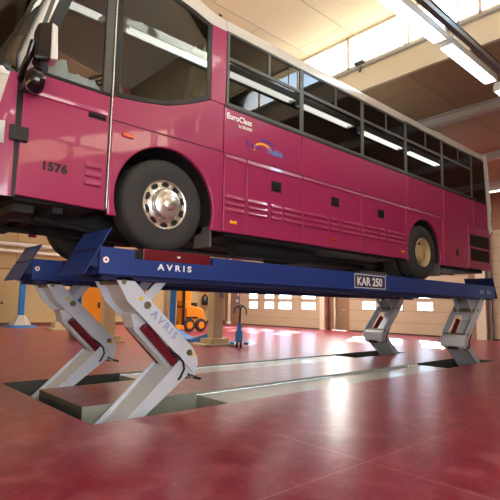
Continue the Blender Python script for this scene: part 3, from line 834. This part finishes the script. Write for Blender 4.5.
# mirror at the front edge of the door
mr_ = MB(); mr_.tube([(-1.60, -.01, 3.22), (-1.62, -.14, 3.26), (-1.60, -.24, 3.36), (-1.58, -.27, 3.5)], .03, 12)
mo = mr_.build('mirror', M['black_gloss'], bus, smooth=True)
def rbox(x0, x1, y0, y1, z0, z1): return MB().box(x0, x1, y0, y1, z0, z1)
b = MB(); b.hexa([(-1.585, -.34, 3.31), (-1.45, -.36, 3.33), (-1.43, -.16, 3.33), (-1.56, -.16, 3.31), (-1.575, -.34, 3.655), (-1.455, -.36, 3.705), (-1.435, -.16, 3.705), (-1.555, -.16, 3.655)])
b.build('mirror_housing', M['black_gloss'], mo, bevel=.025)
b = MB(); b.hexa([(-1.450, -.355, 3.345), (-1.375, -.335, 3.365), (-1.36, -.17, 3.365), (-1.432, -.165, 3.345), (-1.455, -.355, 3.70), (-1.395, -.335, 3.69), (-1.38, -.17, 3.69), (-1.437, -.165, 3.70)])
b.build('mirror_rim', M['silver'], mo, bevel=.015)
b = MB(); b.lathe([(.001, -.1), (.06, -.09), (.105, -.055), (.12, 0), (.115, .03), (.10, .05), (.001, .055)], (-1.53, -.25, 3.14), 28, 'x')
b.build('wide_mirror', M['black_gloss'], mo, smooth=True)
b = MB(); b.tube([(-1.50, -.25, 3.20), (-1.48, -.26, 3.28), (-1.49, -.25, 3.36)], .045, 12); b.box(-1.60, -1.44, -.20, -.005, 3.10, 3.17)
b.build('mirror_bracket', M['black'], mo, bevel=.01)


# ------------------------------------------------------------------ the lift: two runways on folding legs
def make_runway(name, y0, near):
    """y0 = camera-side face of the runway; width .66"""
    Wd = .66; y1 = y0 + Wd; X0, X1, ZB_, ZT_ = -.755, 9.21, 1.435, 1.712
    R = thing(name, (4.14, y0 + Wd / 2, 0), '', 'vehicle lift', 'runways of the bus lift')
    b = MB()
    # deck with the recess for the front wheel plate
    rx0, rx1, rz = -.37, .69, 1.615
    side = [(X0, ZB_), (X1, ZB_), (X1, ZT_), (rx1, ZT_), (rx1, rz), (rx0, rz), (rx0, ZT_), (X0, ZT_)]
    b.prism(side, y0, y0 + .012); b.prism(side, y1 - .012, y1)
    b.box(X0, rx0, y0 + .012, y1 - .012, ZT_ - .014, ZT_); b.box(rx1, X1, y0 + .012, y1 - .012, ZT_ - .014, ZT_); b.box(rx0, rx1, y0 + .012, y1 - .012, rz - .014, rz)
    for x in (rx0, rx1): b.box(x - .006, x + .006, y0 + .012, y1 - .012, rz, ZT_ - .014)
    b.box(X0, X0 + .012, y0 + .012, y1 - .012, ZB_, ZT_ - .014); b.box(X1 - .012, X1, y0 + .012, y1 - .012, ZB_, ZT_ - .014)
    # rolled lower lip
    b.box(X0, X1, y0 - .012, y0, ZB_, ZB_ + .022)
    b.build('deck', M['blue'], R, bevel=.004)
    s = MB()
    for q in (y0 + .05, y1 - .11): s.box(X0 + .05, X1 - .05, q, q + .06, ZB_ - .05, ZB_ + .02)
    x = X0 + .5
    while x < X1 - .3: s.box(x, x + .05, y0 + .11, y1 - .11, ZB_ + .0, ZB_ + .2); x += .9
    s.build_each('stiffener', M['navy'], R)
    MB().box(rx0 + .10, rx1 - .06, y0 + .004, y1 - .02, rz, 1.737).build('wheel_plate', M['red_steel'], R, bevel=.006)
    MB().box(rx0 + .008, rx0 + .097, y0 + .03, y1 - .02, rz, 1.72).build('recess_shade', M['black'], R)  # black block put in for the shaded gap of the recess
    MB().box(.16, .20, y0 - .001, y0 + .006, 1.665, 1.685).build('plate_tag', M['white_ink'], R)
    # wheel stops that fold up at both ends
    for sgn, nm in ((1, 'front_flap'), (-1, 'rear_flap')):
        def mx(x): return x if sgn > 0 else 8.46 - x
        p, q = (mx(-.915), 1.43), (mx(-.655), 1.915)
        d = Vector((q[0] - p[0], q[1] - p[1])).normalized(); nn = Vector((-d.y, d.x)) * .012 * sgn
        f = MB().prism([p, q, (q[0] - nn.x, q[1] - nn.y), (p[0] - nn.x, p[1] - nn.y)], y0 + .005, y1 + .03)
        fo = f.build(nm, M['blue'] if sgn > 0 else M['navy'], R, bevel=.003)
        g = MB()
        for yy in (y0 + .06, y1 - .08):
            g.prism([(mx(-.755), 1.70), (mx(-.755), 1.50), (mx(-.86), 1.53), (mx(-.70), 1.80)], yy, yy + .015)
        g.cyl((mx(-.77), y0 + .02, 1.69), (mx(-.77), y1 - .02, 1.69), .016, 10)
        g.build_each('hinge', M['navy'], fo)
    # legs
    def leg(sgn, ya, yb):
        def mx(x): return x if sgn > 0 else 8.13 - x
        def PZ(pl): return [(mx(a), z) for a, z in pl]
        up = [(-.56, 1.425), (-.37, 1.425), (-.135, 1.20), (.44, .665), (.515, .545), (.53, .46), (.505, .385), (.46, .372), (.22, .60), (-.2, .985), (-.40, 1.16)]
        ua = MB(); ua.prism(PZ(up), ya, ya + .022); ua.prism(PZ(up), yb - .022, yb)
        br = MB()
        for yy in (ya + .10, yb - .13): br.prism(PZ([(.02, 1.43), (.16, 1.43), (-.15, 1.08), (-.24, 1.13)]), yy, yy + .03)
        br.build_each('brace', M['arm'], R, bevel=.004)
        uo = ua.build_each('upper_arm', M['arm'], R, bevel=.006)
        uo.sort(key=lambda q: sum(v.co.y for v in q.data.vertices) / len(q.data.vertices)); uo = uo[0]
        wp = MB(); wp.prism(PZ([(-.46, 1.425), (-.43, 1.425), (-.29, 1.2), (-.12, 1.03), (-.14, 1.01), (-.32, 1.18)]), ya + .022, yb - .022)
        wp.build('cross_plate', M['arm'], uo, bevel=.006)
        lo = [(.30, .52), (.44, .54), (.50, .44), (.44, .36), (-.09, -.02), (-.36, -.24), (-.42, -.36), (-.56, -.36), (-.50, -.20)]
        la = MB(); la.prism(PZ(lo), ya + .03, ya + .05); la.prism(PZ(lo), yb - .05, yb - .03)
        lo_ = la.build_each('lower_arm', M['arm'], R, bevel=.006)[0]
        wp = MB(); wp.prism(PZ([(.26, .44), (.30, .40), (-.42, -.30), (-.47, -.25)]), ya + .05, yb - .05)
        wp.build('web_plate', M['arm'], lo_)
        f = MB().box(min(mx(-.60), mx(-.36)), max(mx(-.60), mx(-.36)), ya + .0, yb, PD, -.34); f.build('foot', M['navy'], lo_, bevel=.008)
        # knee pin and cross box on the outer side of the knee
        kb = MB(); kb.prism(PZ([(.36, .50), (.46, .60), (.525, .54), (.525, .35), (.48, .29), (.44, .33), (.38, .42)]), ya - .004 + .03, yb - .03)
        kb.build('knee_box', M['arm'], lo_, bevel=.012)
        MB().box(min(mx(.48), mx(.53)), max(mx(.48), mx(.53)), ya + .16, yb - .16, .28, .345).build('knee_slot', M['black'], lo_)
        pn = MB(); yc = ya - .008
        for (px, pz, r) in ((-.17, 1.13, .042), (.40, .60, .036), (-.46, 1.37, .026)):
            pn.cyl((mx(px), ya - .012, pz), (mx(px), yb + .012, pz), r, 20)
        pn.build_each('pin', M['bolt'], uo, smooth=40)
        dt = MB()
        for (px, pz) in ((-.25, 1.20), (.44, .57)): dt.cyl((mx(px), ya - .006, pz), (mx(px), ya, pz), .022, 14)
        dt.build_each('grease_dot', M['yellow'], uo)
        # hydraulic rams inside the leg
        ym = (ya + yb) / 2
        hy = MB()
        for dy in (-.17, .17):
            hy.cyl((mx(-.14), ym + dy, .90), (mx(.28), ym + dy, .48), .055, 18)
        ho = hy.build_each('ram', M['red_steel'], R, smooth=40)[0]
        hr = MB()
        for dy in (-.17, .17): hr.cyl((mx(.28), ym + dy, .48), (mx(.38), ym + dy, .38), .03, 14)
        hr.build_each('ram_rod', M['chrome'], ho, smooth=40)
        gd = MB(); gd.prism(PZ([(-.30, 1.04), (-.17, 1.05), (-.10, .93), (-.24, .88)]), ym - .15, ym + .08); gd.build('valve_block', M['arm'], ho, bevel=.01)
        st = MB(); st.prism(PZ([(-.25, .89), (-.16, .95), (.36, .50), (.33, .41), (.28, .39)]), ym - .09, ym + .06)
        st.build_each('lock_bar', M['arm'], ho, bevel=.004)
        hs = MB(); hs.tube([(mx(.16), ya + .012, .63), (mx(.25), ya - .008, .565), (mx(.315), ya - .008, .50), (mx(.335), ya - .006, .42), (mx(.30), ya + .012, .33), (mx(.28), ya + .028, .30)], .013, 8)
        hs.tube([(mx(.40), ya + .02, .36), (mx(.46), ya - .04, .33), (mx(.55), ya - .04, .30), (mx(.57), ya + .01, .285), (mx(.50), ya + .05, .30), (mx(.43), ya + .05, .34)], .008, 8)
        hs.build_each('hose', M['hose'], ho, smooth=True)
        return uo
    u1 = leg(1, y0 + .05, y0 + .60); u2 = leg(-1, y0 + .05, y0 + .60)
    d = MB(); d.cyl((-.694, y0 - .004, 1.582), (-.694, y0, 1.582), .032, 20)
    do = d.build('round_sticker', M['white_ink'], R)
    d = MB(); d.cyl((-.694, y0 - .006, 1.582), (-.694, y0 - .004, 1.582), .013, 16); d.build('sticker_centre', M['sign_red'], do)
    if near:
        text('lettering', 'AVRIS', .092, (-.09, y0 - .0015, 1.518), M['white_ink'], R, sx=1.28, bold=.003, depth=.001, spacing=1.6)
        a = math.atan2(-.36, .42)
        mt = Matrix.Rotation(-a, 4, 'Y') @ Matrix.Rotation(PI / 2, 4, 'X')
        # lettering down the arm
        mt = Matrix.Rotation(math.radians(41.5), 4, 'Y') @ Matrix.Rotation(PI / 2, 4, 'X')
        text('lettering', 'AVRIS', .118, (-.125, y0 + .0485, 1.03), M['blue_ink'], u1, rot=mt, sx=1.05, bold=.004, depth=.001, spacing=1.4)
        b = MB(); sx0, sx1, sz0, sz1 = 3.53, 4.43, 1.467, 1.692
        b.box(sx0, sx1, y0 - .004, y0 - .0003, sz0, sz1); so_ = b.build('sign_plate', M['navy'], R)
        b = MB(); e = .012
        for q in ((sx0, sx1, sz0, sz0 + e), (sx0, sx1, sz1 - e, sz1), (sx0, sx0 + e, sz0 + e, sz1 - e), (sx1 - e, sx1, sz0 + e, sz1 - e)): b.box(q[0], q[1], y0 - .006, y0 - .004, q[2], q[3])
        b.build('sign_border', M['white_ink'], so_)
        text('lettering', 'KAR 250', .186, (sx0 + .065, y0 - .0055, 1.514), M['white_ink'], so_, sx=1.06, bold=.006, depth=.001)
        b = MB()
        for x in (8.35, 8.47, 8.75, 8.87): b.box(x, x + .07, y0 - .002, y0 - .0003, 1.52, 1.60)
        b.build('maker_mark', M['blue_ink'], R)
    return R
r1 = make_runway('lift_runway', -.10, True)
r1['label'] = 'nearer blue lift runway, marked KAR 250, on grey folding legs'
r2 = make_runway('lift_runway', 1.94, False)
r2['label'] = 'farther blue lift runway, unmarked, half hidden behind the nearer one'

# ------------------------------------------------------------------ things on the papers shelf and beyond the bus
# crumpled papers lying on the dashboard
pt = thing('paper_pile', (-1.05, .30, 3.36), 'crumpled white papers piled on the dashboard inside the driver door window', 'papers')
rnd = random.Random(5)
for (cx, cy, w_, d_, h_) in ((-1.22, .30, .34, .30, .30), (-1.0, .26, .34, .24, .22), (-.84, .30, .30, .26, .24), (-1.08, .44, .5, .2, .27)):
    b = MB(); n = 6
    g = [[(cx + w_ * (a / n - .5) + rnd.uniform(-.018, .018), cy + d_ * (c / n - .5) + rnd.uniform(-.015, .015), 3.372 + (h_ * rnd.uniform(.55, 1.0) if 0 < a < n and 0 < c < n else .012)) for a in range(n + 1)] for c in range(n + 1)]
    rows = [[b.bm.verts.new(p) for p in r] for r in g]; low = [[b.bm.verts.new((p[0], p[1], 3.362 if (i in (0, n) or k in (0, n)) else p[2] - .01)) for i, p in enumerate(r)] for k, r in enumerate(g)]
    for a in range(n):
        for c in range(n):
            b._f([rows[c][a], rows[c][a + 1], rows[c + 1][a + 1], rows[c + 1][a]]); b._f([low[c][a], low[c + 1][a], low[c + 1][a + 1], low[c][a + 1]])
    for a in range(n):
        b._f([rows[0][a], low[0][a], low[0][a + 1], rows[0][a + 1]]); b._f([rows[n][a], rows[n][a + 1], low[n][a + 1], low[n][a]])
        b._f([rows[a][0], rows[a + 1][0], low[a + 1][0], low[a][0]]); b._f([rows[a][n], low[a][n], low[a + 1][n], rows[a + 1][n]])
    b.build('paper', M['paper'], pt)

# two-post lift: beige column with base, blue carriage post with swinging arms
def make_post_lift():
    R = thing('post_lift', (0, 0, 0), '', 'two post lift', 'two post lifts beyond the bus')
    b = MB(); b.box(-.17, .17, -.13, .13, .03, 2.9); b.box(-.20, -.14, -.16, .10, .03, 2.9); b.build('column', M['col_beige'], R, bevel=.01)
    b = MB(); b.box(-.62, .40, -.35, .35, .0, .06); b.box(-.34, .30, -.26, .26, .06, .20); b.build('base', M['col_beige'], R, bevel=.01)
    b = MB(); b.box(-.06, .14, 2.35, 2.55, .0, 2.9); b.build('post', M['col_blue'], R, bevel=.01)
    b = MB(); b.box(-.16, -.07, 2.33, 2.58, .0, 2.9); b.box(.15, .20, 2.33, 2.58, 0, 2.9); b.build_each('post_guard', M['col_beige'], R)
    b = MB(); b.hexa([(-.30, 2.15, .10), (.14, 2.35, .10), (-.05, .85, .05), (-.42, .85, .05), (-.30, 2.15, .42), (.14, 2.35, .42), (-.05, .85, .13), (-.42, .85, .13)])
    b.build('arm', M['col_blue'], R, bevel=.01)
    b = MB(); b.hexa([(-.42, .62, .06), (-.34, .95, .06), (-.12, .15, .08), (-.2, .10, .08), (-.42, .62, .13), (-.34, .95, .13), (-.12, .15, .32), (-.2, .10, .32)])
    b.build('arm', M['col_blue'], R, bevel=.01)
    b = MB(); b.box(.02, .16, -.165, -.13, 1.35, 1.62); b.build('control_box', M['grey_box'], R, bevel=.01)
    return R
pl = make_post_lift(); pl.location = (5.75, 6.3, 0); pl['label'] = 'beige column and blue post of the lift seen right of the lettered lift arm'
p2 = copy_tree(pl); p2.location = (3.55, 8.6, 0); p2['label'] = 'beige column and blue post of the lift seen between the two front legs'

def make_trolley():
    R = thing('pallet_truck', (0, 0, 0), '', 'pallet truck', 'pallet trucks beyond the bus')
    b = MB(); b.box(-.09, .09, -.10, .10, .14, .46); b.hexa([(-.07, -.07, .46), (.07, -.07, .46), (.07, .07, .46), (-.07, .07, .46), (-.0, -.04, .66), (.07, -.04, .66), (.07, .04, .66), (.0, .04, .66)])
    b.build('pump', M['col_blue'], R, bevel=.012)
    b = MB()
    for y in (-.25, .12): b.box(.05, .75, y, y + .14, .07, .14)
    b.build_each('fork', M['col_blue'], R, bevel=.008)
    b = MB(); b.tube([(.03, 0, .6), (.16, 0, 1.08)], .03, 10); b.tube([(.16, 0, 1.08), (.09, -.10, 1.12), (.06, -.17, 1.04), (.03, -.18, .9)], .02, 10); b.tube([(.16, 0, 1.08), (.22, .10, 1.12), (.23, .17, 1.04), (.21, .18, .92)], .02, 10)
    b.tube([(.09, -.10, 1.12), (.16, 0, 1.15), (.22, .10, 1.12)], .02, 10)
    b.build('handle', M['black'], R, smooth=True)
    b = MB()
    for y in (-.08, .02): b.cyl((-.02, y, .09), (-.02, y + .06, .09), .09, 20)
    b.build_each('wheel', M['tyre'], R)
    return R
tr1 = make_trolley(); tr1.location = (5.84, 5.35, 0); tr1.rotation_euler = (0, 0, .75); tr1['label'] = 'blue pallet truck with black looped handle beside the beige lift column'
tr2 = copy_tree(tr1); tr2.location = (5.6, 15.2, 0); tr2.rotation_euler = (0, 0, .9); tr2['label'] = 'blue pallet truck far off behind the leftmost lift leg'
b = MB(); b.box(4.1, 5.15, 14.7, 15.5, 0, .10); b.box(4.3, 4.85, 14.85, 15.35, .10, .34); b.box(4.45, 4.6, 15.0, 15.2, .34, .55)
tag(b.build('plinth', M['col_beige'], bevel=.02), 'low beige plinth on the floor behind the leftmost lift leg', 'plinth')

# blue stand near the long wall
st = thing('stand', (3.98, 18.2, 0), 'slim blue stand with a pale conical foot before the yellow wall', 'stand')
MB().box(3.86, 4.10, 18.1, 18.3, .4, 2.2).build('pole', M['col_blue'], st, bevel=.02)
MB().cyl((3.98, 18.2, .08), (3.98, 18.2, .52), .48, 6, .20).build('foot', M['silver'], st, bevel=.02)
MB().cyl((3.98, 18.2, 0), (3.98, 18.2, .08), .80, 6, .66).build('base', M['col_blue'], st)

# orange cabinet
ca = thing('cabinet', (4.4, 12.0, 0), 'orange steel cabinet standing beyond the lift between its front legs', 'cabinet')
MB().box(3.95, 4.85, 11.8, 12.3, .05, 2.1).build('body', M['orange'], ca, bevel=.015)
dd = MB().box(4.0, 4.80, 11.78, 11.8, .12, 2.04).build('door', M['orange'], ca, bevel=.006)
MB().box(4.66, 4.72, 11.74, 11.78, .95, 1.15).build('handle', M['black'], dd)
MB().box(3.98, 4.82, 11.83, 12.27, 0, .05).build('plinth', M['black'], ca)

# orange forklift beyond the blue post
fk = thing('forklift', (9.0, 12.3, 0), 'small orange forklift with dark mast parked near the yellow wall', 'forklift')
b = MB(); b.prism([(8.62, .30), (8.62, 1.0), (8.85, 1.12), (9.5, .95), (9.62, .45), (9.35, .22), (8.8, .22)], 11.95, 12.65); b.box(8.55, 8.9, 12.0, 12.6, 1.0, 1.28)
b.build('body', M['orange'], fk, bevel=.04)
b = MB(); b.prism([(8.30, .1), (8.62, .1), (8.62, .28), (8.36, .28)], 11.9, 12.7); b.box(8.42, 8.95, 12.05, 12.55, 1.28, 2.1); b.build_each('cab_guard', M['orange'], fk, bevel=.02)
b = MB(); b.box(8.44, 8.52, 11.92, 12.02, .1, 2.0); b.box(8.44, 8.52, 12.5, 12.6, .1, 2.0); b.box(8.46, 8.5, 11.92, 12.6, 1.0, 1.08); b.build('mast', M['black'], fk)
b = MB(); b.box(8.62, 9.2, 11.93, 11.95, .55, .63); b.box(9.1, 9.2, 12.0, 12.5, .95, 1.22); b.build_each('dark_panel', M['black'], fk)
for x in (8.76, 9.35):
    for y in (11.86, 12.60):
        t_ = MB().lathe([(.12, 0), (.26, 0), (.28, .04), (.28, .10), (.26, .14), (.12, .14)], (x, y, .281), 28); to = t_.build('wheel', M['tyre'], fk)
        MB().cyl((x, y - .01, .281), (x, y + .15, .281), .15, 20).build('hub', M['orange'], to)

# on the long wall and the end wall
def plate(name, x0, x1, z0, z1, m, label, cat, y=YW, d=.03, group=None):
    b = MB().box(x0, x1, y - d, y - .002, z0, z1); return tag(b.build(name, M[m], bevel=.006), label, cat, group)
plate('sign', 14.45, 15.05, 1.90, 2.16, 'sign_red', 'small red sign high on the yellow wall', 'sign')
plate('sign', 15.2, 15.55, 2.0, 2.3, 'sign_blue', 'small blue sign high on the yellow wall beside the beige column', 'sign')
ex = thing('fire_extinguisher', (14.68, YW - .1, 1.1), 'black fire extinguisher hung on the yellow wall under the red sign', 'fire extinguisher')
MB().lathe([(.001, 0), (.17, .01), (.19, .1), (.19, .48), (.10, .62), (.06, .68), (.001, .70)], (14.68, YW - .2, 1.1), 20, 'z').build('bottle', M['black_gloss'], ex, smooth=True)
MB().box(14.60, 14.76, YW - .06, YW, 1.3, 1.5).build('bracket', M['grey_box'], ex)
sb = thing('switch_box', (16.0, YW - .1, 1.5), 'grey switch box with a red button on the yellow wall', 'switch box')
MB().box(15.6, 16.2, YW - .12, YW - .002, 1.45, 1.95).build('case', M['grey_box'], sb, bevel=.015)
MB().cyl((16.1, YW - .15, 1.62), (16.1, YW - .12, 1.62), .08, 16).build('button', M['sign_red'], sb)
vp = thing('downpipe', (XW - .14, 18.35, 0), 'pale pink vertical pipe in the hall corner beside the big door', 'pipe')
MB().cyl((XW - .16, 18.35, 0), (XW - .16, 18.35, 4.2), .09, 14).build('pipe_run', M['post_white'], vp, smooth=True)
MB().cyl((XW - .16, 18.35, 0), (XW - .16, 18.35, .14), .14, 14).build('collar', M['pipe_white'], vp)
def esign(yc, zc, r, label, square=False):
    R = thing('safety_sign', (XW, yc, zc), label, 'sign')
    b = MB()
    if square: b.box(XW - .012, XW + .02, yc - r, yc + r, zc - r, zc + r)
    else: b.cyl((XW - .012, yc, zc), (XW + .02, yc, zc), r, 28)
    b.build('plate', M['sign_blue'], R)
    b = MB()
    if square: b.box(XW - .02, XW - .012, yc - r * .7, yc + r * .7, zc - r * .6, zc + r * .6)
    else: b.cyl((XW - .02, yc, zc), (XW - .012, yc, zc), r * .72, 24)
    b.build('face', M['post_white'], R)
esign(17.75, 1.42, .17, 'square blue and white safety sign in the hall corner beside the pipe', True)
esign(17.25 + .42, 1.80, .13, 'upper round blue and white safety sign beside the big door')
esign(17.25 + .40, 1.10, .13, 'lower round blue and white safety sign beside the big door')
dp = thing('downpipe', (XW - .06, 10.3, 0), 'white vertical pipe in front of the brown side door', 'pipe')
MB().cyl((XW - .06, 10.22, .0), (XW - .06, 10.22, 2.6), .05, 12).build('pipe_run', M['post_white'], dp, smooth=True)
b = MB()
for z in (.6, 1.5, 2.4): b.box(XW - .06, XW + .12, 10.19, 10.25, z, z + .05)
b.build('clip', M['grey_box'], dp)
esign(9.5, 1.72, .11, 'round blue sign on the wall beside the brown side door')

# ------------------------------------------------------------------ light
wd = bpy.data.worlds.new('sky'); scene.world = wd; wd.use_nodes = True
nt = wd.node_tree; bg = nt.nodes['Background']
tc = nt.nodes.new('ShaderNodeTexCoord'); nz = nt.nodes.new('ShaderNodeTexNoise'); nz.inputs['Scale'].default_value = 2.2; nz.inputs['Detail'].default_value = 5
mp = nt.nodes.new('ShaderNodeMapping'); mp.inputs['Scale'].default_value = (1, 1, 2.5)
nt.links.new(tc.outputs['Generated'], mp.inputs[0]); nt.links.new(mp.outputs[0], nz.inputs['Vector'])
mr = nt.nodes.new('ShaderNodeMapRange'); mr.inputs[1].default_value = .38; mr.inputs[2].default_value = .62
nt.links.new(nz.outputs['Fac'], mr.inputs[0])
mx = nt.nodes.new('ShaderNodeMix'); mx.data_type = 'RGBA'; mx.inputs[6].default_value = (.50, .72, 1, 1); mx.inputs[7].default_value = (1, 1, 1, 1)
nt.links.new(mr.outputs[0], mx.inputs[0]); nt.links.new(mx.outputs[2], bg.inputs[0])
bg.inputs[1].default_value = 12.0
# portals tell the sampler where the sky comes in
for xx, sg in ((XC + .12, 1), (XL - .12, -1)):
    pd_ = bpy.data.lights.new('sky_portal', 'AREA'); pd_.shape = 'RECTANGLE'; pd_.size = H3 - H1; pd_.size_y = YW - YB
    pd_.cycles.is_portal = True
    po = bpy.data.objects.new('sky_portal', pd_); COL.objects.link(po); po.location = (xx, (YB + YW) / 2, (H1 + H3) / 2)
    po.rotation_euler = (0, PI / 2 * sg, 0)
sd = bpy.data.lights.new('sun', 'SUN'); sd.energy = 46.0; sd.angle = math.radians(.53); sd.color = (1, .95, .85)
so = bpy.data.objects.new('sun', sd); COL.objects.link(so)
so.rotation_euler = Vector((-4.4, -2.5, -1.5)).to_track_quat('-Z', 'Y').to_euler()
vs = scene.view_settings
scene.display_settings.display_device = 'sRGB'
vs.view_transform = 'Standard'; vs.look = 'None'; vs.gamma = 1; vs.use_curve_mapping = False; vs.exposure = 0.2
